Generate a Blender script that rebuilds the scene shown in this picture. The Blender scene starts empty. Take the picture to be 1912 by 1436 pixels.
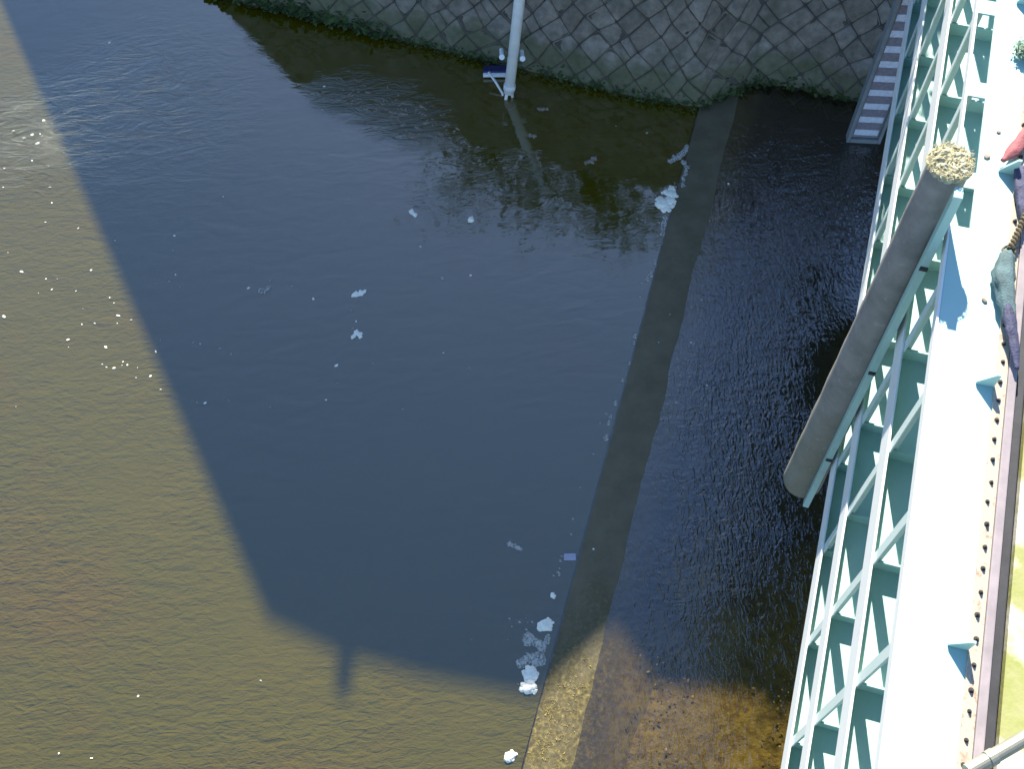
import bpy, bmesh, math, random
from mathutils import Vector, Matrix, noise
random.seed(11)
SC = bpy.context.scene
COL = SC.collection
R = math.radians

# ------------------------------------------------------------------ camera
CAM_H = 9.5
F_PX, IW, IH = 2100.0, 1912.0, 1436.0
NADIR = (1020.0, 1818.0)                     # where plumb lines meet in the photograph
n = Vector(((NADIR[0]-IW/2)/F_PX, (NADIR[1]-IH/2)/F_PX, 1.0)).normalized()
fw = Vector((0, 0, 1))
yv = (fw - n*fw.dot(n)).normalized()
zv = -n
xv = yv.cross(zv)
RW = Matrix((xv, yv, zv))                    # lens axes (right, down, forward) -> world
cam_data = bpy.data.cameras.new('camera')
cam_data.sensor_fit = 'HORIZONTAL'
cam_data.sensor_width = 36.0
cam_data.lens = F_PX/IW*36.0
cam_data.clip_end = 2000
cam_data.clip_start = 0.05
cam = bpy.data.objects.new('camera', cam_data)
COL.objects.link(cam)
right, up, back = RW @ Vector((1, 0, 0)), RW @ Vector((0, -1, 0)), RW @ Vector((0, 0, -1))
m4 = Matrix((right, up, back)).transposed().to_4x4()
m4.translation = Vector((0, 0, CAM_H))
cam.matrix_world = m4
SC.camera = cam

def at(px, py, z=0.0):
    """surveyed point: where the photograph's pixel meets the level z (metres)"""
    d = RW @ Vector(((px-IW/2)/F_PX, (py-IH/2)/F_PX, 1.0))
    t = (z-CAM_H)/d.z
    return Vector((0, 0, CAM_H)) + d*t

# ------------------------------------------------------------------ light
SUN_EL = R(35)
SUN_AZ = R(4)                                # towards +Y, turning to +X
TAN_EL = math.tan(SUN_EL)
world = bpy.data.worlds.new('World')
SC.world = world
world.use_nodes = True
wn = world.node_tree
bg = wn.nodes['Background']
sky = wn.nodes.new('ShaderNodeTexSky')
sky.sky_type = 'NISHITA'
sky.sun_disc = False
sky.sun_elevation = SUN_EL
sky.sun_rotation = SUN_AZ
wn.links.new(sky.outputs[0], bg.inputs[0])
sky.ozone_density = 6.0
sky.dust_density = 0.3
sky.air_density = 1.0
bg.inputs[1].default_value = 0.105
sd = bpy.data.lights.new('sun', 'SUN')
sd.energy = 5.0
sd.angle = R(0.45)
sd.color = (1.0, 0.95, 0.86)
sun = bpy.data.objects.new('sun', sd)
COL.objects.link(sun)
sun.location = (0, 30, 30)
sdir = Vector((math.sin(SUN_AZ)*math.cos(SUN_EL), math.cos(SUN_AZ)*math.cos(SUN_EL), math.sin(SUN_EL)))
sun.rotation_euler = sdir.to_track_quat('Z', 'Y').to_euler()
SC.view_settings.view_transform = 'Standard'
SC.view_settings.look = 'None'
SC.view_settings.exposure = 1.5
SC.view_settings.gamma = 1.0

# ------------------------------------------------------------------ helpers
def link(o, parent=None):
    COL.objects.link(o)
    if parent is not None:
        o.parent = parent
    return o

def tag(o, label=None, cat=None, group=None, kind=None):
    if label: o['label'] = label
    if cat: o['category'] = cat
    if group: o['group'] = group
    if kind: o['kind'] = kind
    return o

def empty(name, loc=(0, 0, 0), rz=0.0):
    o = bpy.data.objects.new(name, None)
    o.empty_display_size = 0.1
    o.location = loc
    o.rotation_euler = (0, 0, rz)
    return link(o)

class MB:
    def __init__(s):
        s.v, s.f, s.t = [], [], []
    def add(s, vs, fs, tone=0.5):
        b = len(s.v)
        s.v += [tuple(p) for p in vs]
        s.f += [tuple(i+b for i in f) for f in fs]
        s.t += [tone]*len(fs)
    def box(s, a, b, tone=.5):
        (x0, y0, z0), (x1, y1, z1) = a, b
        s.add([(x0,y0,z0),(x1,y0,z0),(x1,y1,z0),(x0,y1,z0),(x0,y0,z1),(x1,y0,z1),(x1,y1,z1),(x0,y1,z1)],
              [(3,2,1,0),(4,5,6,7),(0,1,5,4),(1,2,6,5),(2,3,7,6),(3,0,4,7)], tone)
    def tube(s, pts, rad, seg=12, cap=True, tone=.5):
        pts = [Vector(p) for p in pts]
        rads = rad if isinstance(rad, (list, tuple)) else [rad]*len(pts)
        b = len(s.v)
        ref = None
        for i, p in enumerate(pts):
            d = (pts[min(i+1, len(pts)-1)] - pts[max(i-1, 0)]).normalized()
            if ref is None:
                ref = d.orthogonal().normalized()
            ref = (ref - d*ref.dot(d)).normalized()
            e = d.cross(ref)
            for k in range(seg):
                a = 2*math.pi*k/seg
                s.v.append(tuple(p + (ref*math.cos(a) + e*math.sin(a))*rads[i]))
        for i in range(len(pts)-1):
            for k in range(seg):
                k2 = (k+1) % seg
                s.f.append((b+i*seg+k, b+i*seg+k2, b+(i+1)*seg+k2, b+(i+1)*seg+k)); s.t.append(tone)
        if cap:
            s.f.append(tuple(b+k for k in reversed(range(seg)))); s.t.append(tone)
            q = b+(len(pts)-1)*seg
            s.f.append(tuple(q+k for k in range(seg))); s.t.append(tone)
    def mesh(s, name, mat, smooth=False, bevel=0):
        me = bpy.data.meshes.new(name)
        me.from_pydata(s.v, [], s.f)
        at_ = me.attributes.new('tone', 'FLOAT', 'FACE')
        at_.data.foreach_set('value', s.t)
        if bevel:
            bm = bmesh.new(); bm.from_mesh(me)
            bmesh.ops.remove_doubles(bm, verts=bm.verts, dist=1e-5)
            bmesh.ops.bevel(bm, geom=[e for e in bm.edges if e.is_manifold and e.calc_face_angle(0) > .5],
                            offset=bevel, segments=2, profile=.6, affect='EDGES')
            bm.to_mesh(me); bm.free()
        me.materials.append(mat)
        if smooth:
            me.polygons.foreach_set('use_smooth', [True]*len(me.polygons))
        me.update()
        return me
    def build(s, name, mat, parent=None, smooth=False, bevel=0):
        return link(bpy.data.objects.new(name, s.mesh(name, mat, smooth, bevel)), parent)

class Mat:
    """small node helper"""
    def __init__(s, name):
        s.m = bpy.data.materials.new(name)
        s.m.use_nodes = True
        s.t = s.m.node_tree
        s.p = s.t.nodes['Principled BSDF']
        s.co = s.n('ShaderNodeTexCoord').outputs['Object']
    def n(s, kind, **kw):
        nd = s.t.nodes.new(kind)
        for k, val in kw.items():
            setattr(nd, k, val)
        return nd
    def l(s, a, b):
        s.t.links.new(a, b)
    def noise(s, scale, detail=4, rough=.55, vec=None, dist=0):
        nd = s.n('ShaderNodeTexNoise')
        nd.inputs['Scale'].default_value = scale
        nd.inputs['Detail'].default_value = detail
        nd.inputs['Roughness'].default_value = rough
        nd.inputs['Distortion'].default_value = dist
        s.l(vec or s.co, nd.inputs['Vector'])
        return nd.outputs['Fac']
    def stretch(s, scale, rz=0.0):
        mp = s.n('ShaderNodeMapping')
        mp.inputs['Rotation'].default_value = (0, 0, rz)
        mp.inputs['Scale'].default_value = scale
        mp.vector_type = 'POINT'
        s.l(s.co, mp.inputs['Vector'])
        return mp.outputs['Vector']
    def ramp(s, fac, stops):
        r = s.n('ShaderNodeValToRGB')
        els = r.color_ramp.elements
        while len(els) < len(stops):
            els.new(.5)
        for e, (p, c) in zip(els, stops):
            e.position = p
            e.color = (*c, 1) if len(c) == 3 else c
        s.l(fac, r.inputs[0])
        return r.outputs[0]
    def mix(s, fac, a, b, mode='MIX'):
        x = s.n('ShaderNodeMix', data_type='RGBA', blend_type=mode)
        for sock, val in ((x.inputs[0], fac), (x.inputs[6], a), (x.inputs[7], b)):
            if isinstance(val, (int, float)):
                sock.default_value = val
            elif isinstance(val, tuple):
                sock.default_value = (*val, 1)
            else:
                s.l(val, sock)
        return x.outputs[2]
    def math(s, op, a, b=0.0):
        x = s.n('ShaderNodeMath', operation=op)
        for sock, val in ((x.inputs[0], a), (x.inputs[1], b)):
            if isinstance(val, (int, float)):
                sock.default_value = val
            else:
                s.l(val, sock)
        return x.outputs[0]
    def bump(s, h, strength=.3, dist=.01, prev=None):
        b = s.n('ShaderNodeBump')
        b.inputs['Strength'].default_value = strength
        b.inputs['Distance'].default_value = dist
        s.l(h, b.inputs['Height'])
        if prev is not None:
            s.l(prev, b.inputs['Normal'])
        return b.outputs['Normal']
    def attr(s, name):
        a = s.n('ShaderNodeAttribute'); a.attribute_name = name
        return a.outputs['Fac']
    def z(s):
        x = s.n('ShaderNodeSeparateXYZ'); s.l(s.co, x.inputs[0])
        return x.outputs
    def set(s, col=None, rough=None, metal=None, normal=None, spec=None):
        for key, val in (('Base Color', col), ('Roughness', rough), ('Metallic', metal), ('Normal', normal), ('Specular IOR Level', spec)):
            if val is None: continue
            if isinstance(val, (int, float)):
                s.p.inputs[key].default_value = val
            elif isinstance(val, tuple):
                s.p.inputs[key].default_value = (*val, 1)
            else:
                s.l(val, s.p.inputs[key])
        return s.m

# ------------------------------------------------------------------ materials
def mat_simple(name, col, rough=.6, var=.25, scale=12, bump=.15, bdist=.003, metal=0):
    k = Mat(name)
    f = k.noise(scale, 6)
    dark = tuple(c*(1-var) for c in col); light = tuple(min(1, c*(1+var)) for c in col)
    c = k.ramp(f, [(.3, dark), (.7, light)])
    return k.set(c, rough, metal, k.bump(k.noise(scale*6, 3), bump, bdist))

def mat_river():
    k = Mat('turbid_river_water')
    big = k.noise(.55, 4, .6)
    c = k.ramp(big, [(.3, (.068, .0525, .0008)), (.5, (.062, .0500, .0006)), (.72, (.073, .0475, .0009))])
    rip = k.noise(1.0, 3, .6, k.stretch((8, 21, 1), R(6)), .7)
    rip2 = k.noise(1.0, 2, .5, k.stretch((3.4, 8, 1), R(-16)), .5)
    patch = k.ramp(k.noise(.5, 2), [(.35, (.35,)*3), (.65, (1,)*3)])
    def near(px, py, r0, r1, zx=1.0):
        c = at(px, py)
        d = k.n('ShaderNodeVectorMath', operation='DISTANCE')
        k.l(k.co, d.inputs[0]); d.inputs[1].default_value = (c.x, c.y, 0)
        mr = k.n('ShaderNodeMapRange'); mr.interpolation_type = 'SMOOTHSTEP'
        k.l(d.outputs['Value'], mr.inputs[0])
        mr.inputs[1].default_value = r0; mr.inputs[2].default_value = r1
        mr.inputs[3].default_value = 1; mr.inputs[4].default_value = 0
        return mr.outputs[0]
    flow = k.math('ADD', k.math('ADD', near(250, 200, .2, 1.9), near(40, 260, .2, 1.2)), k.math('ADD', near(760, 205, .1, .75), near(650, 165, .1, .6)))
    crest = k.noise(1.0, 5, .65, k.stretch((2.2, 6.0, 1), R(-30)), 2.2)
    h = k.math('MULTIPLY', k.math('ADD', rip, k.math('MULTIPLY', rip2, .8)), patch)
    h = k.math('ADD', h, k.math('MULTIPLY', k.math('MULTIPLY', crest, flow), .8))
    nrm = k.bump(h, .62, .05)
    k.p.inputs['Coat Weight'].default_value = 1.0
    k.p.inputs['Coat IOR'].default_value = 2.15
    k.p.inputs['Coat Roughness'].default_value = .05
    sw = k.math('MULTIPLY', k.noise(1.0, 3, .5, k.stretch((3, 7, 1), R(-10)), .5), k.math('MULTIPLY', patch, .085))
    sw = k.math('ADD', sw, k.math('MULTIPLY', k.math('MULTIPLY', crest, flow), .30))
    calm = k.bump(sw, 1.0, .05)
    k.l(calm, k.p.inputs['Coat Normal'])
    return k.set(c, .5, 0, nrm, 0.0)

def mat_channel(stretch_angle):
    k = Mat('clear_channel_water')
    t = k.t
    t.nodes.remove(k.p)
    out = [x for x in t.nodes if x.type == 'OUTPUT_MATERIAL'][0]
    rip = k.noise(1.0, 2, .5, k.stretch((21, 9, 1), stretch_angle), 1.4)
    rip2 = k.noise(1.0, 2, .5, k.stretch((6, 15, 1), stretch_angle+R(15)), .8)
    patch = k.ramp(k.noise(.7, 2), [(.35, (.15,)*3), (.6, (1,)*3)])
    h = k.math('MULTIPLY', k.math('ADD', rip, k.math('MULTIPLY', rip2, .7)), patch)
    nrm = k.bump(h, .25, .05)
    geo = k.n('ShaderNodeNewGeometry')
    dt = k.n('ShaderNodeVectorMath', operation='DOT_PRODUCT')
    k.l(nrm, dt.inputs[0]); k.l(geo.outputs['Incoming'], dt.inputs[1])
    cosv = k.math('ABSOLUTE', dt.outputs['Value'])
    fz = k.math('ADD', k.math('MULTIPLY', k.math('POWER', k.math('SUBTRACT', 1.0, cosv), 5.0), .85), .15)
    tr = k.n('ShaderNodeBsdfTransparent'); tr.inputs['Color'].default_value = (.74, .68, .48, 1)
    gl = k.n('ShaderNodeBsdfGlossy'); gl.inputs['Roughness'].default_value = .04
    k.l(nrm, gl.inputs['Normal'])
    mx = k.n('ShaderNodeMixShader')
    k.l(fz, mx.inputs[0]); k.l(tr.outputs[0], mx.inputs[1]); k.l(gl.outputs[0], mx.inputs[2])
    k.l(mx.outputs[0], out.inputs['Surface'])
    return k.m

def mat_stone():
    k = Mat('old_masonry_stone')
    tone = k.attr('tone')
    a = k.ramp(tone, [(0, (.205, .172, .135)), (.5, (.235, .200, .160)), (1, (.275, .240, .200))])
    spots = k.ramp(k.noise(9, 6, .65), [(.35, (.62,)*3), (.7, (1.2,)*3)])
    c = k.mix(1.0, a, spots, 'MULTIPLY')
    # dark lichen stains
    st = k.ramp(k.noise(2.3, 5, .6), [(.52, (0,)*3), (.68, (1,)*3)])
    c = k.mix(k.math('MULTIPLY', st, .45), c, (.06, .065, .04))
    # algae band at the waterline, uneven
    zz = k.z()[2]
    lim = k.math('ADD', zz, k.math('MULTIPLY', k.noise(2.5, 5), -.62))
    g = k.ramp(lim, [(.0, (1,)*3), (.12, (0,)*3)])
    c = k.mix(k.math('MULTIPLY', g, .6), c, (.075, .085, .03))
    c = k.mix(k.ramp(zz, [(0, (1,)*3), (.01, (0,)*3)]), c, (.022, .020, .016))
    nrm = k.bump(k.noise(45, 6, .7), .5, .008, k.bump(k.noise(8, 4), .4, .02))
    return k.set(c, .88, 0, nrm, .3)

def mat_mint(name='mint_green_paint', whiten=0.0):
    k = Mat(name)
    f = k.noise(3.5, 5, .6)
    c = k.ramp(f, [(.3, (.345, .53, .465)), (.6, (.40, .575, .505)), (.8, (.46, .615, .555))])
    c = k.mix(whiten, c, (.80, .78, .73))
    dirt = k.ramp(k.noise(14, 6, .7), [(.58, (0,)*3), (.74, (1,)*3)])
    c = k.mix(k.math('MULTIPLY', dirt, .18), c, (.22, .24, .18))
    return k.set(c, .42, 0, k.bump(k.noise(60, 3), .12, .002), .45)

def mat_pile():
    k = Mat('weathered_concrete_pile')
    c = k.ramp(k.noise(6, 7, .65), [(.3, (.18, .165, .145)), (.52, (.25, .232, .205)), (.75, (.32, .295, .26))])
    zz = k.z()[2]
    g = k.ramp(k.math('ADD', zz, k.math('MULTIPLY', k.noise(5, 4), -1.3)), [(.0, (1,)*3), (.9, (0,)*3)])
    c = k.mix(k.math('MULTIPLY', g, .5), c, (.20, .19, .11))
    spots = k.ramp(k.noise(22, 2), [(.66, (0,)*3), (.72, (1,)*3)])
    c = k.mix(k.math('MULTIPLY', spots, .4), c, (.36, .36, .33))
    return k.set(c, .85, 0, k.bump(k.noise(50, 5), .35, .004), .3)

def mat_straw():
    k = Mat('dry_yellow_lichen')
    c = k.ramp(k.noise(45, 5, .7), [(.33, (.20, .17, .10)), (.45, (.40, .35, .19)), (.60, (.50, .46, .31)), (.8, (.56, .53, .44))])
    return k.set(c, .95, 0, k.bump(k.noise(70, 4), .6, .01), .1)

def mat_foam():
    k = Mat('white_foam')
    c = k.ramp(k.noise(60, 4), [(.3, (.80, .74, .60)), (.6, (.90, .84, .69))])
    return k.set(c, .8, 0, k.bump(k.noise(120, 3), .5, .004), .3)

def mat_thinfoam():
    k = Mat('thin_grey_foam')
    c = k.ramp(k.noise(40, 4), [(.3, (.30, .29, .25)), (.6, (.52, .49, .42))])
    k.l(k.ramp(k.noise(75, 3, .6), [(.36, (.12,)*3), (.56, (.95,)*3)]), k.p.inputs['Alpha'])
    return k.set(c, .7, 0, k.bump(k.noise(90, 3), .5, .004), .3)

M = dict(
    faded=mat_mint('near_white_mint_paint', .85), post=mat_mint('half_white_mint_paint', .45),  # mint paint mixed towards white for the flanges, less for the posts
    river=mat_river(), channel=mat_channel(R(19)), stone=mat_stone(), mint=mat_mint(), pile=mat_pile(), straw=mat_straw(),
    foam=mat_foam(), thin=mat_thinfoam(),
    mortar=mat_simple('dark_joint_mortar', (.070, .061, .048), .95, .4, 8),
    sill=None, bed=None,
    cream=None,
    rubber=mat_simple('black_rubber', (.030, .028, .028), .7, .3, 10),
    lilac=mat_simple('faded_pinkish_rubber', (.27, .225, .22), .75, .18, 9, .2),
    bolt=mat_simple('rusty_bolt', (.05, .038, .030), .7, .4, 40),
    galv=mat_simple('galvanised_steel', (.26, .25, .19), .45, .15, 14, .1, .002, .35),
    pvc=mat_simple('pale_grey_conduit', (.72, .70, .66), .45, .10, 10, .08, .002),
    white=mat_simple('white_plastic', (.75, .76, .76), .4, .06, 20),
    navy=mat_simple('navy_plastic', (.02, .02, .08), .35, .2, 20),
    dark_metal=mat_simple('dark_wet_metal', (.05, .06, .06), .5, .3, 30),
    soil=mat_simple('brown_soil', (.09, .07, .045), .95, .3, 2, .4, .03),
    grass=mat_simple('mown_grass', (.06, .085, .022), .95, .35, 5, .6, .04),
    render=mat_simple('cement_render_wall', (.34, .33, .31), .9, .12, 2),
    tile=mat_simple('grey_roof_tile', (.10, .10, .11), .7, .2, 4),
    glass=mat_simple('dark_window_glass', (.03, .035, .04), .1, .1, 2, 0),
    bark=mat_simple('tree_bark', (.08, .06, .045), .95, .3, 20, .6, .01),
    leaf=mat_simple('tree_leaf', (.05, .075, .02), .7, .35, 3, 0),
    moss=mat_simple('wet_green_moss', (.055, .085, .02), .95, .45, 14, .5, .01),
    algae=mat_simple('golden_algae', (.22, .17, .055), .9, .5, 18, .6, .01),
    teal_cloth=mat_simple('teal_canvas', (.075, .125, .125), .8, .35, 18, .5, .01),
    blue_cloth=mat_simple('violet_blue_canvas', (.045, .045, .085), .75, .45, 16, .5, .01),
    red_cloth=mat_simple('faded_red_canvas', (.30, .085, .085), .8, .3, 20, .5, .01),
    rope=mat_simple('brown_rope', (.16, .12, .065), .95, .45, 60, .8, .01),
    weed=mat_simple('dusty_weed_leaf', (.26, .36, .24), .9, .35, 12, 0),
    litter=mat_simple('tan_leaf_litter', (.26, .20, .15), .9, .45, 25, .3),
    lilac_board=mat_simple('lilac_grey_board', (.36, .35, .42), .6, .1, 20),
)
k = Mat('submerged_concrete')
conc = k.ramp(k.noise(5, 6, .65), [(.3, (.098, .080, .044)), (.6, (.132, .110, .064)), (.8, (.152, .128, .078))])
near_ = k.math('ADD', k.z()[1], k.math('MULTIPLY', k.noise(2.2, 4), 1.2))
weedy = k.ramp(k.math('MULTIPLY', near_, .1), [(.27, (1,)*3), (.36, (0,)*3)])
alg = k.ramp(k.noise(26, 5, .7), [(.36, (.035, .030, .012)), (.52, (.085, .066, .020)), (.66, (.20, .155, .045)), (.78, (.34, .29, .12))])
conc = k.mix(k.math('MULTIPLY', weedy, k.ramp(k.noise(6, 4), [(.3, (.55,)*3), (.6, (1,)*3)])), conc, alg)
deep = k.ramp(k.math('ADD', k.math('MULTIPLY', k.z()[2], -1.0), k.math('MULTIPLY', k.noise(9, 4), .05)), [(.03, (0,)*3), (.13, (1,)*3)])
bed_blend = k.mix(weedy, (.040, .036, .030), k.mix(k.ramp(k.noise(14, 5, .7), [(.45, (0,)*3), (.62, (1,)*3)]), k.ramp(k.noise(1.6, 5, .6), [(.3, (.125, .090, .035)), (.5, (.19, .150, .055)), (.7, (.24, .180, .055))]), (.11, .075, .03)))  # slope takes the bed colours, far shade painted in dark
M['sill'] = k.set(k.mix(deep, conc, bed_blend), .65, 0, k.bump(k.noise(30, 4), .4, .005), .3)
k = Mat('river_pebble')
M['pebble'] = k.set(k.mix(k.noise(30, 3), k.ramp(k.attr('tone'), [(0, (.05, .035, .02)), (.55, (.20, .14, .06)), (.85, (.30, .22, .10)), (1, (.60, .52, .38))]), (.14, .10, .05)), .8, 0, None, .2)
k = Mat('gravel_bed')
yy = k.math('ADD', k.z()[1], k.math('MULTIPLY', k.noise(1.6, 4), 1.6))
far_shade = k.ramp(k.math('MULTIPLY', yy, .1), [(.335, (0,)*3), (.43, (1,)*3)])  # shade over the far channel painted into the bed as a dark tone
M['bed'] = k.set(k.mix(far_shade, k.mix(k.ramp(k.noise(14, 5, .7), [(.45, (0,)*3), (.62, (1,)*3)]),
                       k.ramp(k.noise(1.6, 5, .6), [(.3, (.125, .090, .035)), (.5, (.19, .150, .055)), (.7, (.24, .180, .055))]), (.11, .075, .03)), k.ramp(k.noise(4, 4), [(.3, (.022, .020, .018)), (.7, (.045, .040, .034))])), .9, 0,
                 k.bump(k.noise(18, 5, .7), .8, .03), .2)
k = Mat('cream_stained_bar')
M['cream'] = k.set(k.mix(k.ramp(k.noise(26, 5, .7), [(.55, (0,)*3), (.68, (1,)*3)]), (.42, .36, .27), (.30, .18, .11)), .8, 0,
                   k.bump(k.noise(40, 3), .3, .003), .3)
k = Mat('algae_painted_walkway')
M['walk'] = k.set(k.mix(k.ramp(k.noise(2.6, 5, .6), [(.50, (0,)*3), (.62, (1,)*3)]),
                        k.ramp(k.noise(9, 5), [(.3, (.26, .28, .075)), (.7, (.34, .32, .15))]), (.60, .58, .48)), .85, 0,
                  k.bump(k.noise(40, 4), .4, .004), .3)
k = Mat('gauge_stripes_white')
M['gauge_white'] = k.set(k.ramp(k.noise(30, 4), [(.3, (.50, .50, .56)), (.65, (.66, .66, .72))]), .5, 0, None, .4)
M['gauge_dark'] = mat_simple('gauge_stripes_faded_dark', (.21, .18, .20), .6, .2, 30, .05)
M['gauge_board'] = mat_simple('gauge_board_grey', (.19, .20, .20), .6, .15, 10, .1)

# ------------------------------------------------------------------ setting: ground, water, sill, bed, embankment
GU = Vector((0.3221, 0.9467, 0)); GV = Vector((0.9467, -0.3221, 0))   # along the gate / across it
def gp(u, v, z):                                  # gate frame -> world
    return Vector((1.7995, 1.7929, z)) + Vector((GU.x*u+GV.x*v, GU.y*u+GV.y*v, 0))

def sheet(name, pts, z, mat, kind='structure'):
    b = MB(); b.add([(p[0], p[1], z) for p in pts], [tuple(range(len(pts)))])
    o = b.build(name, mat); o['kind'] = kind
    return o
sheet('ground', [(-500, -500), (500, -500), (500, 500), (-500, 500)], -1.6, M['soil'])
SL = lambda t, off=0.0: Vector((1.0*(-.655-1.105+.0)*0, 0, 0))
PERP0 = Vector((GV.x, GV.y, 0))
def sp(u, d):                                     # u along the sill, d metres right of its left edge
    base = at(1285, 270)
    return base + GU*u + PERP0*d
S0, S1 = -16.0, 4.0
a0, a1 = sp(S0, 0), sp(S1, 0)
sheet('river', [(a0.x, a0.y), (a1.x, a1.y), (a1.x-2, 60), (-90, 60), (-90, -60), (a0.x, -60)], 0.0, M['river'])
b0, b1 = sp(S0, 6.5), sp(S1, 6.5)
sheet('channel_water', [(a0.x, a0.y), (b0.x, b0.y), (b1.x, b1.y), (a1.x, a1.y)], 0.0, M['channel'])
# sill: long concrete kerb a few centimetres under the surface
b = MB()
def strip(b, prof, u0, u1, nseg, jit=0.0):
    """profile (d, z) swept along the sill"""
    base = len(b.v)
    for i in range(nseg+1):
        u_ = u0 + (u1-u0)*i/nseg
        for d, z_ in prof:
            wob = 0 if d < .1 else .022*noise.noise(Vector((u_*1.7, 3, d))) + .014*noise.noise(Vector((u_*6, 9, d)))
            p = sp(u_, d + wob + random.uniform(-jit, jit)); b.v.append((p.x, p.y, z_))
    m_ = len(prof)
    for i in range(nseg):
        for j in range(m_-1):
            q = base+i*m_+j
            b.f.append((q, q+m_, q+m_+1, q+1)); b.t.append(.5)
strip(b, [(.0, -1.2), (.004, -.01), (.018, .005), (.34, .003), (.42, -.002), (.48, -.010), (.56, -.04), (.66, -.10), (.80, -.19), (.95, -.30)], S0, S1, 260, .004)
o = b.build('sill', M['sill'], smooth=True); o['kind'] = 'structure'
# channel bed: shallow, uneven
b = MB()
nu, nd = 150, 40
for i in range(nu+1):
    for j in range(nd+1):
        u_ = S0 + (S1-S0)*i/nu; d = .45 + 5.9*j/nd
        p = sp(u_, d)
        zz = -.16 - .10*noise.noise(Vector((p.x*1.1, p.y*1.1, 3))) - .05*noise.noise(Vector((p.x*5, p.y*5, 1))) - .10*min(1, (d-.45)/.6)
        b.v.append((p.x, p.y, zz))
for i in range(nu):
    for j in range(nd):
        q = i*(nd+1)+j
        b.f.append((q, q+1, q+nd+2, q+nd+1)); b.t.append(.5)
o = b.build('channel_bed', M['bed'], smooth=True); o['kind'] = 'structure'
def pebble(b, c, r, tone=.5, flat=.6):
    rz = random.uniform(0, 6.28); e = random.uniform(.7, 1.4)
    base = len(b.v)
    ring = [(0, -1), (.75, -.5), (1, .1), (.7, .65)]
    ns = 7
    b.v.append((c[0], c[1], c[2]-r*flat))
    for (rr, hh) in ring[1:]:
        for k_ in range(ns):
            a = 2*math.pi*k_/ns
            x, y = rr*math.cos(a)*r*e*random.uniform(.85, 1.15), rr*math.sin(a)*r/e*random.uniform(.85, 1.15)
            b.v.append((c[0]+x*math.cos(rz)-y*math.sin(rz), c[1]+x*math.sin(rz)+y*math.cos(rz), c[2]+hh*r*flat*random.uniform(.85, 1.15)))
    b.v.append((c[0], c[1], c[2]+r*flat*.85))
    top = len(b.v)-1
    for k_ in range(ns):
        k2 = (k_+1) % ns
        b.f.append((base, base+1+k2, base+1+k_)); b.t.append(tone)
        for rg in range(2):
            q = base+1+rg*ns
            b.f.append((q+k_, q+k2, q+ns+k2, q+ns+k_)); b.t.append(tone)
        q = base+1+2*ns
        b.f.append((q+k_, q+k2, top)); b.t.append(tone)
b = MB(); ba = MB()
for i in range(5200):
    u_ = random.uniform(-8.5, -3.5); d = .45 + 2.6*random.random()**1.1
    cl = noise.noise(Vector((u_*1.6, d*1.6, 7)))
    if sp(u_, d).y > random.uniform(2.3, 3.6): continue
    if cl < random.uniform(-.35, .25): continue
    p = sp(u_, d)
    if random.random() < .45 and d < 1.9: continue
    r = random.choice([.005, .006, .007, .008, .009, .011, .014])*random.uniform(.7, 1.25)
    pebble(b, (p.x, p.y, -.22 + r*.2 + random.uniform(-.02, .13)*(1 if r < .012 else .3)), r, random.random(), .45)
o = b.build('pebbles', M['pebble'], smooth=True); tag(o, kind='stuff')
# algae tufts on the sunlit near end of the sill
for i in range(900):
    t = random.random()
    px = random.uniform(985, 1190); py = random.uniform(1165, 1440)
    edge = 1310 - (px-1000)*.93
    if py < edge + random.uniform(-18, 30): continue
    if random.random() < (py-edge)/420: continue
    p = at(px, py, .006)
    dd_ = (p-sp(0, 0)).dot(PERP0)
    if dd_ < .02 or random.random() < dd_*.9: continue
    if dd_ > .34: p.z = -.005-(dd_-.34)*.40
    L = random.uniform(.004, .014)
    for q in range(4):
        a = random.uniform(0, 6.28); d = Vector((math.cos(a), math.sin(a), random.uniform(.0, .7)))*L
        e = Vector((-math.sin(a), math.cos(a), .2))*L*.35
        p2 = p+Vector((random.gauss(0, .008), random.gauss(0, .008), 0))
        ba.add([p2-e, p2+d*.6-e*1.2, p2+d, p2+d*.5+e], [(0, 1, 2, 3)])
o = ba.build('algae', M['algae'], smooth=True); tag(o, kind='stuff')

# ------------------------------------------------------------------ stone retaining wall
PATH = [Vector((-4.4, 14.2)), Vector((-3.3, 10.43)), Vector((2.12, 8.23)), Vector((2.97, 8.60)), Vector((6.2, 7.28))]
def chaikin(p):
    out = [p[0]]
    for a, c in zip(p[:-1], p[1:]):
        out += [a.lerp(c, .10), a.lerp(c, .90)]
    return out+[p[-1]]
PATH = chaikin(PATH[1:])
PATH = [Vector((-4.4, 14.2))]+PATH
BAT, WTOP = 0.33, 2.6
def offs(path, d):
    """offset a polyline away from the water by d"""
    out = []
    nrm = []
    for a, c in zip(path[:-1], path[1:]):
        t = (c-a).normalized(); nrm.append(Vector((-t.y, t.x)))
    for i, p in enumerate(path):
        if i == 0: out.append(p+nrm[0]*d)
        elif i == len(path)-1: out.append(p+nrm[-1]*d)
        else:
            m_ = (nrm[i-1]+nrm[i]).normalized()
            out.append(p + m_*d/max(.35, m_.dot(nrm[i])))
    return out
LEN = [0]
for a, c in zip(PATH[:-1], PATH[1:]): LEN.append(LEN[-1]+(c-a).length)
def wallp(s, z, out=0.0):
    i = 0
    while i < len(LEN)-2 and s > LEN[i+1]: i += 1
    f = (s-LEN[i])/(LEN[i+1]-LEN[i])
    q = offs(PATH, BAT*z - out)
    p = q[i].lerp(q[i+1], f)
    return Vector((p.x, p.y, z+out*.3))
wall = empty('retaining_wall', (0, 8.6, 0))
tag(wall, 'dark grey stone masonry retaining wall with mossy foot rising from the water', 'wall')
wall.location = (0, 0, 0)
b = MB()
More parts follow.
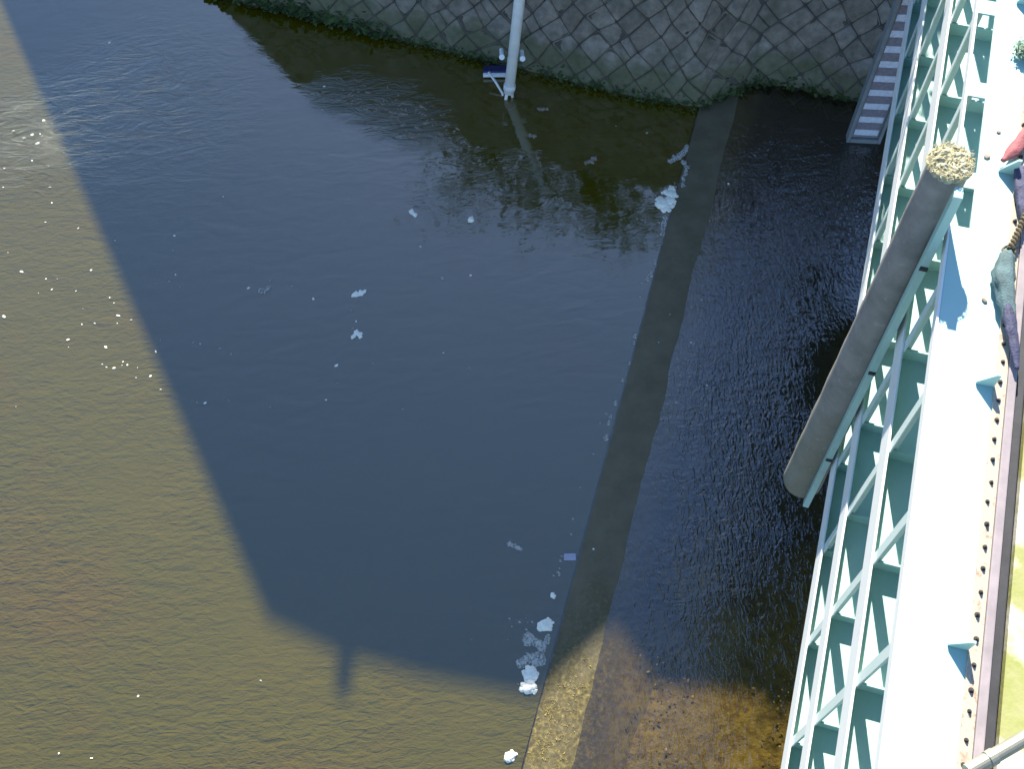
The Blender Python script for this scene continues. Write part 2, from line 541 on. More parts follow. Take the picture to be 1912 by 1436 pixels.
zs = [-.9 + i*(WTOP+.9)/10 for i in range(11)]
ss = [i*LEN[-1]/80 for i in range(81)]
for z_ in zs:
    for s_ in ss: b.v.append(tuple(wallp(s_, z_)))
for i in range(10):
    for j in range(80):
        q = i*81+j; b.f.append((q, q+1, q+82, q+81)); b.t.append(.5)
b.build('mortar_backing', M['mortar'], wall)
b = MB()
A = .215
ang = R(47)
ca, sa = math.cos(ang), math.sin(ang)
jit = {}
def node(i, j):
    if (i, j) not in jit:
        jit[(i, j)] = (random.uniform(-.036, .036), random.uniform(-.036, .036))
    x, y = i*A*1.18 + jit[(i, j)][0], j*A*.95 + jit[(i, j)][1]
    return (x*ca - y*sa, x*sa + y*ca)
def stone(poly):
    cx = sum(p[0] for p in poly)/len(poly); cy = sum(p[1] for p in poly)/len(poly)
    if cx < 3.2 or cx > LEN[-1]-.2 or cy < -.45 or cy > WTOP*1.02: return
    tone = random.random()
    hgt = random.uniform(.006, .024); tx, ty = random.uniform(-.09, .09), random.uniform(-.09, .09)
    joint = random.uniform(.002, .009)
    rings = [(0, -.012), (joint, .004), (joint+.008, hgt*.75), (joint+.025, hgt), (joint+.085, hgt*1.08)]
    base = len(b.v); nn = []
    # round the outline: chamfer each corner
    out = []
    m_ = len(poly)
    for i in range(m_):
        p0, p1, p2 = poly[i-1], poly[i], poly[(i+1) % m_]
        for (pa, w) in ((p0, .16), (p0, .05), (p2, .05), (p2, .16)):
            out.append((p1[0]+(pa[0]-p1[0])*w + (cx-p1[0])*(.035 if w < .1 else 0), p1[1]+(pa[1]-p1[1])*w + (cy-p1[1])*(.035 if w < .1 else 0)))
    m_ = len(out)
    for (ins, hh) in rings:
        for (x, y) in out:
            dx, dy = cx-x, cy-y; L = math.hypot(dx, dy) or 1
            k_ = min(.85, ins*1.25/L)
            X, Y = x+dx*k_, y+dy*k_
            rough_ = 0.010*noise.noise(Vector((X*9, Y*9, tone*20))) if hh > .005 else 0
            o_ = hh + (tx*(X-cx)+ty*(Y-cy) + rough_ if hh > .005 else 0)
            b.v.append(tuple(wallp(X, Y, o_)))
    b.v.append(tuple(wallp(cx, cy, hgt*1.12)))
    top = len(b.v)-1
    for r_ in range(len(rings)-1):
        for i in range(m_):
            i2 = (i+1) % m_
            b.f.append((base+r_*m_+i, base+r_*m_+i2, base+(r_+1)*m_+i2, base+(r_+1)*m_+i)); b.t.append(tone)
    q = base+(len(rings)-1)*m_
    for i in range(m_):
        b.f.append((q+i, q+(i+1) % m_, top)); b.t.append(tone)
for i in range(-50, 80):
    for j in range(-80, 50):
        p = [node(i, j), node(i+1, j), node(i+1, j+1), node(i, j+1)]
        r_ = random.random()
        if r_ < .10:                                   # split stone
            m0 = ((p[0][0]+p[1][0])/2, (p[0][1]+p[1][1])/2); m1 = ((p[2][0]+p[3][0])/2, (p[2][1]+p[3][1])/2)
            stone([p[0], m0, m1, p[3]]); stone([m0, p[1], p[2], m1])
        else:
            stone(p)
b.build('stonework', M['stone'], wall, smooth=True)
top = offs(PATH, BAT*WTOP)
# embankment behind the wall
pts = [(p.x, p.y) for p in top]
b = MB()
ring = [(x, y, WTOP) for x, y in pts] + [(60, 7.3, WTOP), (60, 80, WTOP), (-22, 80, WTOP)]
low = [(x, y, -1.5) for x, y, z_ in ring]
m_ = len(ring)
b.add(ring + low, [tuple(range(m_))] + [(i+m_, (i+1) % m_+m_, (i+1) % m_, i) for i in range(m_-1)])
o = b.build('embankment', M['grass']); o['kind'] = 'structure'
# moss and weeds along the waterline of the wall
b = MB()
for i in range(2600):
    s_ = random.uniform(3.5, LEN[-1]-.3)
    dens = .5+.9*noise.noise(Vector((s_*1.3, 0, 5)))
    if s_ < 6.3: dens += .45
    if random.random() > dens: continue
    z_ = abs(random.gauss(0, .05)) * (1.6 if s_ < 6.2 else 1)
    p = wallp(s_, z_, .03+random.uniform(0, .03))
    L = random.uniform(.015, .045)*(1.5 if s_ < 6.2 else 1)
    a = random.uniform(0, 6.28)
    d1 = Vector((math.cos(a), math.sin(a), random.uniform(-.4, .6)))*L
    d2 = Vector((-math.sin(a), math.cos(a), random.uniform(-.2, .8)))*L*.5
    b.add([p, p+d1+d2, p+d1*1.5, p+d1-d2], [(0, 1, 2, 3)])
o = b.build('moss', M['moss']); tag(o, kind='stuff')

# ------------------------------------------------------------------ trees beyond the wall, and an added building that shades the river
YB = 20.0
def shade_z(px, py):
    p = at(px, py); return (p.x+(YB-p.y)*math.tan(SUN_AZ), (YB-p.y)/math.cos(SUN_AZ)*TAN_EL)
prof = [shade_z(0, 0), shade_z(500, 1160), shade_z(622, 1218), shade_z(800, 1268), shade_z(1000, 1308), shade_z(1150, 1172), shade_z(1300, 1190), shade_z(1490, 1235)]  # roofline projected back from the shade edge wanted on the river
x0, z0 = prof[0]; x1, z1 = prof[1]
sl = (z1-z0)/(x1-x0)
xl = x0 - (z0-WTOP)/sl
outline = [(xl, WTOP)] + prof + [(9.0, prof[-1][1]), (9.0, WTOP)]
bld = empty('shade_building', (0, YB, WTOP))
tag(bld, 'added unseen house beyond the stone wall, roofline shaped to shade the river', 'house')
b = MB(); m_ = len(outline)
fr_ = [(x, 0, z_-WTOP) for x, z_ in outline]; bk = [(x, 8, z_-WTOP) for x, z_ in outline]
b.add(fr_+bk, [tuple(range(m_))[::-1], tuple(range(m_, 2*m_))] + [(i, (i+1) % m_, (i+1) % m_+m_, i+m_) for i in range(m_)])
b.build('wall', M['render'], bld)
b = MB()
for i in range(m_-2):
    (xa, za), (xb, zb) = outline[i], outline[i+1]
    if i == m_-3: pass
    b.add([(xa, .06, za-WTOP-.10), (xb, .06, zb-WTOP-.10), (xb, 8.2, zb-WTOP-.10), (xa, 8.2, za-WTOP-.10),
           (xa, .06, za-WTOP+.002), (xb, .06, zb-WTOP+.002), (xb, 8.2, zb-WTOP+.002), (xa, 8.2, za-WTOP+.002)],
          [(3,2,1,0),(4,5,6,7),(0,1,5,4),(1,2,6,5),(2,3,7,6),(3,0,4,7)])
b.build('roof', M['tile'], bld)
px_, pz_ = shade_z(640, 1325); pb_ = shade_z(640, 1225)  # post added to cast the thin shadow jutting from the roofline
b = MB(); b.box((px_-.065, .1, pb_[1]-WTOP-.6), (px_+.065, .25, pz_-WTOP))
b.build('shade_post', M['render'], bld)
for wx in (-1.2, .6, 2.4, 4.2, 6.4):
    for wz in (1.2, 3.8):
        b = MB(); b.box((wx, -.03, wz), (wx+.9, .02, wz+1.3)); b.build('window', M['glass'], bld)

def tree(x, y, h, rad, label, seed, nleaf=2600):
    rnd = random.Random(seed)
    t = empty('leafy_tree', (x, y, WTOP)); tag(t, label, 'tree', 'trees on the embankment')
    b = MB()
    b.tube([(0, 0, -.1), (.05, .02, h*.35), (.02, -.05, h*.7), (.1, 0, h*.95)], [.10, .08, .05, .015], 8)
    tips = []
    for i in range(16):
        z_ = h*rnd.uniform(.35, .9); a = rnd.uniform(0, 6.28); L = rad*rnd.uniform(.5, 1.0)
        e = Vector((math.cos(a)*L, math.sin(a)*L, z_+L*rnd.uniform(.1, .5)))
        b.tube([(.03, 0, z_), (e*.5+Vector((0, 0, z_*.5+.05))), e], [.035, .022, .008], 6)
        tips.append(e); tips.append((e+Vector((0, 0, z_)))*.5+Vector((0, 0, .1)))
    b.build('trunk', M['bark'], t)
    b = MB()
    for i in range(nleaf):
        c = rnd.choice(tips)
        p = c + Vector((rnd.gauss(0, .28), rnd.gauss(0, .28), rnd.gauss(0, .24)))
        d = Vector((rnd.uniform(-1, 1), rnd.uniform(-1, 1), rnd.uniform(-.6, .6))).normalized()*rnd.uniform(.05, .1)
        e = d.cross(Vector((rnd.uniform(-1, 1), rnd.uniform(-1, 1), 1))).normalized()*d.length*.4
        b.add([p, p+d*.5+e, p+d, p+d*.5-e], [(0, 1, 2, 3)])
    b.build('crown', M['leaf'], t)
    return t
tree(1.25, 10.6, 2.3, 1.0, 'bushy green tree on the bank near the stone wall corner', 3)
tree(-.1, 10.9, 1.7, .9, 'low dark green shrub tree on the bank behind the pole', 4, 2000)
tree(3.6, 10.3, 3.0, 1.3, 'dense green tree on the bank behind the striped gauge', 6, 3200)

# ------------------------------------------------------------------ steel sluice gate
ZA, ZB, ZC, ZD = 2.20, 2.87, 3.82, 4.66
BAY = .645
U0, U1 = -2.3, 6.35
gate = empty('sluice_gate', gp(0, 0, 0), math.atan2(GU.y, GU.x))
tag(gate, 'long mint green steel sluice gate with sunlit white top and lattice of girders', 'sluice gate')
# local frame of the gate: x = along (u), y = -v (towards the river), z up
def gbox(b, u0, u1, v0, v1, z0, z1):
    b.box((u0, -v1, z0), (u1, -v0, z1))
def gprism(b, poly, u0, u1):
    """polygon in (v, z) extruded along u"""
    m_ = len(poly)
    b.add([(u0, -v, z_) for v, z_ in poly]+[(u1, -v, z_) for v, z_ in poly],
          [tuple(range(m_)), tuple(range(m_, 2*m_))[::-1]] + [(i, i+m_, (i+1) % m_+m_, (i+1) % m_) for i in range(m_)])
b = MB(); gbox(b, U0, U1, .372, .384, ZA-.12, ZD-.02); b.build('skin_plate', M['mint'], gate)
for z_ in (ZA, ZB, ZC, ZD):
    b = MB()
    if z_ < ZD:
        gbox(b, U0, U1, .0, .370, z_-.012, z_)
    else:
        gbox(b, U0, 1.62, .0, .370, z_-.012, z_)
        gbox(b, 1.62, U1, .095, .370, z_-.012, z_)
        uu = 3*BAY
        while uu < U1:
            gbox(b, uu-.055, uu+.055, .0, .095, z_-.012, z_); uu += BAY
    g = b.build('girder', M['mint'], gate)
    b = MB()
    lip = .118 if z_ < ZD else .0
    gbox(b, U0, U1, -.014, -.001, z_-.07, z_+lip+ (0.003 if z_ == ZD else 0))
    b.build('flange', M['faded'], g, bevel=.003)
kk = 0
us = []
uu = -3*BAY
while uu < U1-.05:
    us.append(uu); uu += BAY
for uu in us:
    for lo, hi in ((ZA, ZB), (ZB, ZC), (ZC, ZD)):
        b = MB()
        gbox(b, uu-.031, uu+.031, .0005, .009, lo+.001, hi-.014)      # outer flange of the rib
        gbox(b, uu+.012, uu+.0305, .0092, .045, lo+.001, hi-.014)      # its web
        b.build('post', M['post'], gate)
        b = MB()
        gprism(b, [(.0095, lo+.001), (.371, lo+.001), (.371, lo+.100), (.0095, lo+.098)], uu-.006, uu+.006)
        b.build('cross_plate', M['mint'], gate)
b = MB(); gbox(b, U0, U1, .290, .345, ZD+.001, ZD+.012); cl = b.build('clamp_bar', M['cream'], gate, bevel=.002)
b = MB(); gbox(b, U0, U1, .347, .388, ZD-.018, ZD+.020); b.build('rubber_seal', M['lilac'], gate, bevel=.006)
b = MB(); gbox(b, U0, U1, .390, .440, ZD-.35, ZD-.02); b.build('seal_lip', M['rubber'], gate, bevel=.006)
def bolt_mesh():
    b = MB()
    b.tube([(0, 0, 0), (0, 0, .004)], .014, 16)
    b.tube([(0, 0, .004), (0, 0, .016)], .010, 6)
    b.tube([(0, 0, .016), (0, 0, .024)], .006, 10)
    return b.mesh('bolt', M['bolt'])
bme = bolt_mesh()
uu = -1.63
while uu < 2.6:
    o = bpy.data.objects.new('bolt', bme); link(o, gate)
    o.location = (uu+random.gauss(0, .004), -(.314+random.gauss(0, .003)), ZD+.012); o.rotation_euler = (random.gauss(0, .04), random.gauss(0, .04), random.uniform(0, 1)); q = random.uniform(.68, .88); o.scale = (q, q, q*random.uniform(.7, 1.1))
    uu += .108
for uu in (-.60-1.29, -.60, .715, 2.03, 3.3):
    b = MB()
    gprism(b, [(.205, ZD+.001), (.288, ZD+.001), (.288, ZD+.115), (.272, ZD+.115), (.205, ZD+.02)], uu-.006, uu+.006)
    b.build('gusset', M['mint'], gate)

# ------------------------------------------------------------------ things lying on the gate top
def blob(name, mat, path, radii, seg=18, seed=0, amp=.15, flat=.7, parent=None, freq=25):
    """lumpy cloth-like body swept along a path in world space"""
    b = MB()
    pts = []
    P = [Vector(p) for p in path]
    N = 26
    rr = []
    for i in range(N+1):
        t = i/N*(len(P)-1); j = min(int(t), len(P)-2); f = t-j
        pts.append(P[j].lerp(P[j+1], f)); f2 = f*f*(3-2*f); rr.append(radii[j]*(1-f2)+radii[j+1]*f2)
    b.tube(pts, rr, seg)
    for i, v_ in enumerate(b.v):
        ri = min(i//seg, N)
        c = pts[ri]; d = Vector(v_)-c
        k_ = 1+amp*noise.noise(Vector((v_[0]*freq+seed, v_[1]*freq, v_[2]*freq)))*1.6 + amp*.8*math.sin((i % seg)/seg*6.28*5+seed+ri*.15)
        b.v[i] = (c.x+d.x*k_, c.y+d.y*k_, max(ZD+.003, c.z+d.z*k_*flat))
    return b.build(name, mat, parent, smooth=True)
def zp(px, py, z_=ZD+.05): return at(px, py, z_)
bag = blob('tied_canvas_bag', M['teal_cloth'], [zp(1885, 462), zp(1880, 480), zp(1873, 515), zp(1878, 555), zp(1886, 600), zp(1893, 640), zp(1898, 668)],
           [.012, .040, .054, .045, .030, .020, .010], seed=2, amp=.16)
tag(bag, 'crumpled teal canvas bag with tied neck lying on the white gate top', 'bag')
blob('dark_tail', M['blue_cloth'], [zp(1880, 560, ZD+.065), zp(1886, 600, ZD+.065), zp(1893, 645, ZD+.06), zp(1899, 690, ZD+.05)], [.014, .028, .024, .010], seed=5, parent=bag)
b = MB()
for q in range(3):
    ph = q*2.09
    pts = []
    for i in range(60):
        t = i/59
        c = zp(1886, 466, ZD+.06).lerp(zp(1925, 380, ZD+.07), t)
        a = t*26+ph
        pts.append(c+Vector((math.cos(a)*.011, math.sin(a)*.011*.4, math.sin(a)*.011)))
    b.tube(pts, .010, 6)
rope = b.build('rope', M['rope'], smooth=True); tag(rope, 'twisted brown rope running from the teal bag across the white gate top', 'rope')
b = MB()
c0 = zp(1884, 468, ZD+.055)
b.tube([c0+Vector((math.cos(a)*.030, math.sin(a)*.03, .012*math.sin(a*2))) for a in [i*.45 for i in range(15)]], .007, 6)
b.build('knot', M['rope'], rope, smooth=True)
rc = blob('folded_red_cloth', M['red_cloth'], [zp(1872, 300), zp(1893, 282), zp(1908, 262), zp(1940, 215)], [.014, .036, .034, .024], seed=9, amp=.10)
tag(rc, 'folded faded red cloth lying at the edge of the gate top', 'cloth')
bc = blob('folded_blue_cloth', M['blue_cloth'], [zp(1906, 315, ZD+.04), zp(1908, 345, ZD+.04), zp(1907, 380, ZD+.04), zp(1910, 408, ZD+.04)], [.038, .038, .026, .012], seed=13, amp=.14)
tag(bc, 'crumpled violet blue cloth beside the red cloth on the gate', 'cloth')
# dusty weed growing at the seal, upper edge
b = MB()
c0 = zp(1908, 98, ZD+.02)
for i in range(420):
    a = random.uniform(0, 6.28); L = random.uniform(.006, .028)
    d = Vector((math.cos(a), math.sin(a), random.uniform(-.3, .8))).normalized()*L
    e = Vector((-math.sin(a), math.cos(a), random.uniform(-.5, .5)))*L*.32
    s_ = c0+Vector((random.gauss(0, .018), random.gauss(0, .024), abs(random.gauss(0, .02))))
    b.add([s_, s_+d*.55+e, s_+d, s_+d*.55-e], [(0, 1, 2, 3)])
for i in range(14):
    a = random.uniform(0, 6.28); d = Vector((math.cos(a)*.06, math.sin(a)*.07, random.uniform(.02, .06)))
    b.tube([c0-Vector((0, 0, .02)), c0+d*.6+Vector((0, 0, .01)), c0+d], [.003, .002, .001], 5)
w_ = b.build('weed_tuft', M['weed']); tag(w_, 'dusty grey green weed tuft sprouting at the top right gate edge', 'weed')
# specks of grit on the gate top
for (px, py, r_, lab) in ((1838, 561, .016, 'small brown leaf scrap lying on the white gate beside teal bag'), (1843, 292, .018, 'small dark leaf scrap lying on the white gate beside the pile top'),
                          (1865, 246, .012, 'small pinkish scrap lying on the white gate near the red cloth')):
    p = at(px, py, ZD+.004)
    b = MB(); pebble(b, p, r_, .5, .35)
    b.v = [(x, y, max(ZD+.001, z_)) for x, y, z_ in b.v]
    o = b.build('leaf_scrap', M['litter'], smooth=True); tag(o, lab, 'leaf scrap')

# ------------------------------------------------------------------ concrete fender pile with its steel channel
bp = at(1497, 900, 1.5)
tp = at(1775, 303, 5.05)
LEAN = Vector((tp.x-bp.x, tp.y-bp.y, 0))
pile = empty('fender_pile', (bp.x, bp.y, 1.5))
tag(pile, 'round grey concrete fender pile with dry yellow top beside the green gate', 'pile')
PH, PR = 3.55, .104
RB = .148
def lean(b):
    b.v = [(x+LEAN.x*z_/PH, y+LEAN.y*z_/PH, z_) for x, y, z_ in b.v]
b = MB()
seg = 40
def pr(z_): return RB+(PR-RB)*z_/PH
prof_ = [(0.05, .02), (RB*.7, .0), (RB*.93, .012), (RB, .05)] + [(pr(.05+i*(PH-.1)/30)*(1+.012*math.sin(i*1.7)), .05+i*(PH-.1)/30) for i in range(1, 31)] + [(PR*.97, PH-.02), (PR*.90, PH)]
for r_, z_ in prof_:
    for k_ in range(seg):
        a = 2*math.pi*k_/seg
        q = r_*(1+.02*noise.noise(Vector((math.cos(a)*2, math.sin(a)*2, z_*3))))
        b.v.append((q*math.cos(a), q*math.sin(a), z_))
for i in range(len(prof_)-1):
    for k_ in range(seg):
        k2 = (k_+1) % seg
        b.f.append((i*seg+k_, i*seg+k2, (i+1)*seg+k2, (i+1)*seg+k_)); b.t.append(.5)
b.f.append(tuple(range(seg))[::-1]); b.t.append(.5)
lean(b)
b.build('shaft', M['pile'], pile, smooth=True)
# ragged dry top
b = MB()
NR = 14
for i in range(NR+1):
    for k_ in range(48):
        a = 2*math.pi*k_/48; r_ = .118*i/NR
        h_ = PH+.022*(1-(i/NR)**3) + .014*noise.noise(Vector((r_*math.cos(a)*45, r_*math.sin(a)*45, 1))) + .010*noise.noise(Vector((r_*math.cos(a)*120, r_*math.sin(a)*120, 4)))
        if i == NR: h_ = PH-.015+.02*noise.noise(Vector((math.cos(a)*6, math.sin(a)*6, 0)))
        b.v.append((r_*math.cos(a), r_*math.sin(a), h_))
for i in range(NR):
    for k_ in range(48):
        k2 = (k_+1) % 48
        b.f.append((i*48+k_, i*48+k2, (i+1)*48+k2, (i+1)*48+k_)); b.t.append(.5)
for i in range(900):
    a = random.uniform(0, 6.28); r_ = .118*math.sqrt(random.random())
    s_ = Vector((r_*math.cos(a), r_*math.sin(a), PH+.012))
    a2 = random.uniform(0, 6.28); L = random.uniform(.005, .020)
    d = Vector((math.cos(a2)*L, math.sin(a2)*L, random.uniform(-.2, .7)*L)); e = Vector((-math.sin(a2), math.cos(a2), .3))*.0022
    b.add([s_-e, s_+d-e*.4, s_+d+e*.4, s_+e], [(0, 1, 2, 3)])
lean(b)
b.build('dry_cap', M['straw'], pile)
# channel post on the gate side, local axes along the gate
b = MB()
def pl(u_, v_): return (GU.x*u_+GV.x*v_, GU.y*u_+GV.y*v_)
def pbox(b, u0, u1, v0, v1, z0_, z1_):
    c = [pl(u0, v0), pl(u1, v0), pl(u1, v1), pl(u0, v1)]
    b.add([(x, y, z0_) for x, y in c]+[(x, y, z1_) for x, y in c], [(0,1,2,3),(7,6,5,4),(4,5,1,0),(5,6,2,1),(6,7,3,2),(7,4,0,3)])
pbox(b, -.190, -.122, .040, .084, -.02, PH-.02); lean(b)
ch = b.build('steel_channel', M['mint'], pile, bevel=.004)
for z_ in (.75, 1.9, 2.95):
    b = MB(); pbox(b, -.198, -.191, .042, .084, z_, z_+.028); lean(b); b.build('clip', M['rubber'], ch)

# ------------------------------------------------------------------ walkway slab and pipe right of the gate
wk = empty('walkway_slab', (0, 0, 0))
tag(wk, 'yellow green algae stained walkway slab right of the gate seal', 'walkway')
b = MB()
c = [gp(-3, .468, 0), gp(7, .468, 0), gp(7, 2.4, 0), gp(-3, 2.4, 0)]
b.add([(p.x, p.y, ZD-.30) for p in c]+[(p.x, p.y, ZD-.06) for p in c], [(3,2,1,0),(4,5,6,7),(0,1,5,4),(1,2,6,5),(2,3,7,6),(3,0,4,7)])
b.build('slab', M['walk'], wk)
b = MB()
P0, P1 = at(1806, 1442, ZD+.10), at(1960, 1352, ZD+.10)
dd = (P1-P0).normalized()
b.tube([P0, P1], .030, 18)
b.tube([P0+dd*.10, P0+dd*.135], .034, 18)
o = b.build('handrail_pipe', M['galv'], smooth=False, bevel=.002); tag(o, 'grey galvanised pipe crossing the gate top in the bottom right corner', 'pipe')

# ------------------------------------------------------------------ staff gauge
ga, gb = at(1592, 250, .08), at(1638, 258, .08)
gc = (ga+gb)/2; gw = .285
gauge = empty('staff_gauge', (gc.x, gc.y, .06), R(-8))
tag(gauge, 'upright grey staff gauge board with faded white stripes at the stone wall', 'water gauge')
b = MB(); b.box((-gw/2, -.0, 0), (gw/2, .04, 2.6)); b.build('board', M['gauge_board'], gauge, bevel=.004)
b = MB()
b.box((-gw/2-.035, -.03, -.06), (-gw/2-.002, .07, 2.6)); b.box((gw/2+.002, -.03, -.06), (gw/2+.035, .07, 2.6)); b.box((-gw/2, -.03, -.06), (gw/2, .06, -.003))
b.build('frame', M['gauge_board'], gauge, bevel=.004)
z_ = .04; i = 0
while z_ < 2.5:
    b = MB(); b.box((-gw/2+.02, -.004, z_), (gw/2-.02, -.0005, z_+.085)); b.build('stripe', M['gauge_white'], gauge)
    b = MB(); b.box((-gw/2+.02, -.003, z_+.088), (gw/2-.02, -.0005, z_+.197)); b.build('dark_stripe', M['gauge_dark'], gauge)
    z_ += .20

# ------------------------------------------------------------------ conduit pole in front of the wall
pf = at(949, 183)
pole = empty('conduit_pole', (pf.x, pf.y, 0))
tag(pole, 'slim pale grey conduit pole rising from the water against the stone wall', 'pole')
dirp = Vector((.155, .33, 1.0))
b = MB(); b.tube([dirp*.06, dirp*1.3, dirp*2.9], [.056, .058, .058], 20); b.build('tube', M['pvc'], pole, smooth=True)
b = MB()
b.tube([(-.035, -.02, -.3), (-.03, -.01, -.02), (-.01, .0, .10)], .018, 8); b.tube([(.05, .02, -.3), (.045, .02, .02), (.03, .02, .12)], .016, 8)
b.tube([(-.20, .25, .16), (-.13, .16, .10), (-.06, .06, .02), (-.05, .02, -.08)], .014, 8)
b.build('bracket', M['pvc'], pole, smooth=True)
b = MB(); b.tube([dirp*.10+Vector((0, 0, -.0)), dirp*.16], .066, 20); b.build('collar', M['pvc'], pole, smooth=True)
for dx in (-.125, .095):
    b = MB()
    c = dirp*.50 + Vector((dx, -.05, -.02 if dx > 0 else .02))
    b.tube([c+Vector((0, .12, -.02)), c], .022, 12); b.tube([c, c+Vector((0, -.02, .012))], .030, 12)
    b.build('anchor_bolt', M['white'], pole)
b = MB()
c = at(925, 138, .03)
fb = empty('floating_box', c, R(-4)); tag(fb, 'flat navy and white plastic box afloat beside the conduit pole', 'litter')
b.box((-.13, -.0, -.01), (.13, .09, .045)); b.build('lid', M['navy'], fb, bevel=.006)
b = MB(); b.box((-.135, -.035, -.012), (.135, -.002, .028)); b.build('rim', M['white'], fb, bevel=.005)

# ------------------------------------------------------------------ foam and flotsam
def lump_mesh(name, mat, parts, seed, hz=.4):
    """foam clump: several flattened bubbly lumps fused into one mesh"""
    b = MB(); rnd = random.Random(seed)
    for (x, y, r_) in parts:
        nlat, nlon = (7, 12) if len(parts) < 5 else (10, 18)
        base = len(b.v)
        for i in range(nlat+1):
            th = math.pi*i/nlat
            for k_ in range(nlon):
                ph = 2*math.pi*k_/nlon
                d = Vector((math.sin(th)*math.cos(ph), math.sin(th)*math.sin(ph), math.cos(th)))
                q = r_*(1+.30*noise.noise(d*2.2+Vector((seed*3.1, x*9, y*9)))+.12*noise.noise(d*6+Vector((seed, 0, 0))))
                b.v.append((x+d.x*q, y+d.y*q, d.z*q*hz))
        for i in range(nlat):
            for k_ in range(nlon):
                k2 = (k_+1) % nlon
                b.f.append((base+i*nlon+k_, base+(i+1)*nlon+k_, base+(i+1)*nlon+k2, base+i*nlon+k2)); b.t.append(.5)
    return b.mesh(name, mat, True)
PXM = 225.0                                        # photo pixels per metre near the sill
def clump(name, mat, px, py, parts, label, cat, seed, hz=.4, z_=.004):
    p = at(px, py)
    rnd = random.Random(seed*7+1)
    more = []
    if name == 'foam_streak':
        for (xa, ya, ra), (xb, yb, rb) in zip(parts[:-1], parts[1:]):
            if math.hypot(xa-xb, ya-yb) < 24:
                for q in range(1, 4):
                    f = q/4
                    more.append((xa+(xb-xa)*f+rnd.gauss(0, .8), ya+(yb-ya)*f+rnd.gauss(0, .8), (ra+(rb-ra)*f)*rnd.uniform(.55, .95)))
    if name != 'foam_fleck':
        for (xa, ya, ra) in parts:
            for q in range(5):
                a = rnd.uniform(0, 6.28)
                more.append((xa+math.cos(a)*ra*.85, ya+math.sin(a)*ra*.85, ra*rnd.uniform(.2, .5)))
    parts = [(x, y, r_*rnd.uniform(.8, 1.0)) for x, y, r_ in parts]+more
    q = at(px+1, py); sx = (q-p).length
    q = at(px, py+1); sy = (q-p).length
    me = lump_mesh(name, mat, [(x*sx, -y*sy, r_*sx) for x, y, r_ in parts], seed, hz)
    o = bpy.data.objects.new(name, me); link(o)
    o.location = (p.x, p.y, z_); tag(o, label, cat)
    return o
clump('foam_clump', M['foam'], 1243, 372, [(-8, 8, 13), (6, 4, 12), (12, -8, 11), (4, -12, 9), (-2, 16, 9), (14, -18, 6), (-10, -2, 6)], 'largest white foam clump, lodged at the sill edge below the wall', 'foam', 1)
clump('foam_streak', M['thin'], 1268, 296, [(-16, 4, 5), (-8, -1, 6), (0, -4, 6), (8, -8, 6), (14, -16, 5), (18, -22, 4), (8, 8, 5), (12, 16, 5), (8, 26, 4), (2, 38, 4), (0, 50, 4)], 'wispy grey foam streak at the sill edge nearest the stone wall', 'foam', 2, .25)
clump('foam_streak', M['thin'], 1240, 420, [(4, -12, 5), (0, -2, 5), (-3, 8, 4), (-6, 18, 4)], 'short grey foam wisp below the largest white foam clump', 'foam', 3, .25)
clump('foam_clump', M['foam'], 1020, 1167, [(-3, 1, 12), (5, -3, 9), (-6, 6, 7), (2, 6, 7)], 'round white foam clump topmost of the string at the near sill end', 'foam', 4, .6)
clump('foam_streak', M['thin'], 1000, 1198, [(-14, -8, 10), (-6, -2, 9), (4, 4, 8), (12, 8, 8), (20, 2, 6), (24, -8, 5), (-16, 4, 6), (10, 16, 8)], 'blue grey foam swirl between white foam clumps at the near sill end', 'foam', 5, .18)
clump('foam_streak', M['thin'], 993, 1234, [(-20, 6, 9), (-10, 0, 10), (0, -4, 11), (12, -4, 10), (18, 4, 8), (4, 5, 8)], 'pale grey foam raft directly above the double white foam clump', 'foam', 6, .22)
clump('foam_clump', M['foam'], 989, 1271, [(3, -16, 13), (-1, -8, 12), (6, -6, 10), (1, 4, 10), (-5, 16, 12), (4, 14, 9), (6, 20, 6)], 'double white foam clump lowest in the string at the near sill end', 'foam', 7, .6)
clump('foam_clump', M['foam'], 952, 1414, [(-3, 3, 9), (5, -3, 8), (0, 0, 9)], 'lone white foam clump at the bottom edge of the river', 'foam', 8, .6)
clump('foam_streak', M['foam'], 670, 549, [(-10, 2, 4), (-3, 0, 5), (5, -2, 5), (11, -5, 3)], 'elongated white foam scrap afloat on the middle of the blue water', 'foam', 9, .3)
clump('foam_scrap', M['foam'], 666, 625, [(-7, 4, 4), (0, -3, 6), (5, 0, 5), (7, 4, 4)], 'arched white foam scrap afloat below the elongated foam scrap', 'foam', 10, .4)
clump('foam_scrap', M['thin'], 494, 541, [(-6, 2, 5), (0, 4, 4), (6, -2, 4), (9, -4, 3)], 'curved grey foam scrap afloat at left of the shaded water', 'foam', 11, .3)
clump('foam_scrap', M['foam'], 772, 398, [(-3, -2, 5), (3, 3, 4.5)], 'oval white foam scrap afloat left of the round bright one', 'foam', 12, .5)
clump('foam_scrap', M['foam'], 880, 411, [(0, 0, 5.5)], 'round bright white foam ball afloat mid river below the pole', 'foam', 13, .7)
clump('paper_scrap', M['thin'], 962, 1020, [(-9, -4, 5), (-2, 0, 5), (5, 4, 4), (10, 7, 3)], 'slanted pale grey scrap afloat left of the small lilac board', 'scrap', 14, .3)
clump('foam_scrap', M['foam'], 1032, 1113, [(0, 0, 5)], 'single small white foam ball above the string of foam clumps', 'foam', 15, .6)
clump('leaf_raft', M['litter'], 1103, 300, [(-9, 3, 4), (-2, 1, 4), (4, -3, 4), (8, -4, 4), (3, 4, 3)], 'tan leaf scrap afloat in the dark wall reflection near the foam streak', 'leaf', 16, .3)
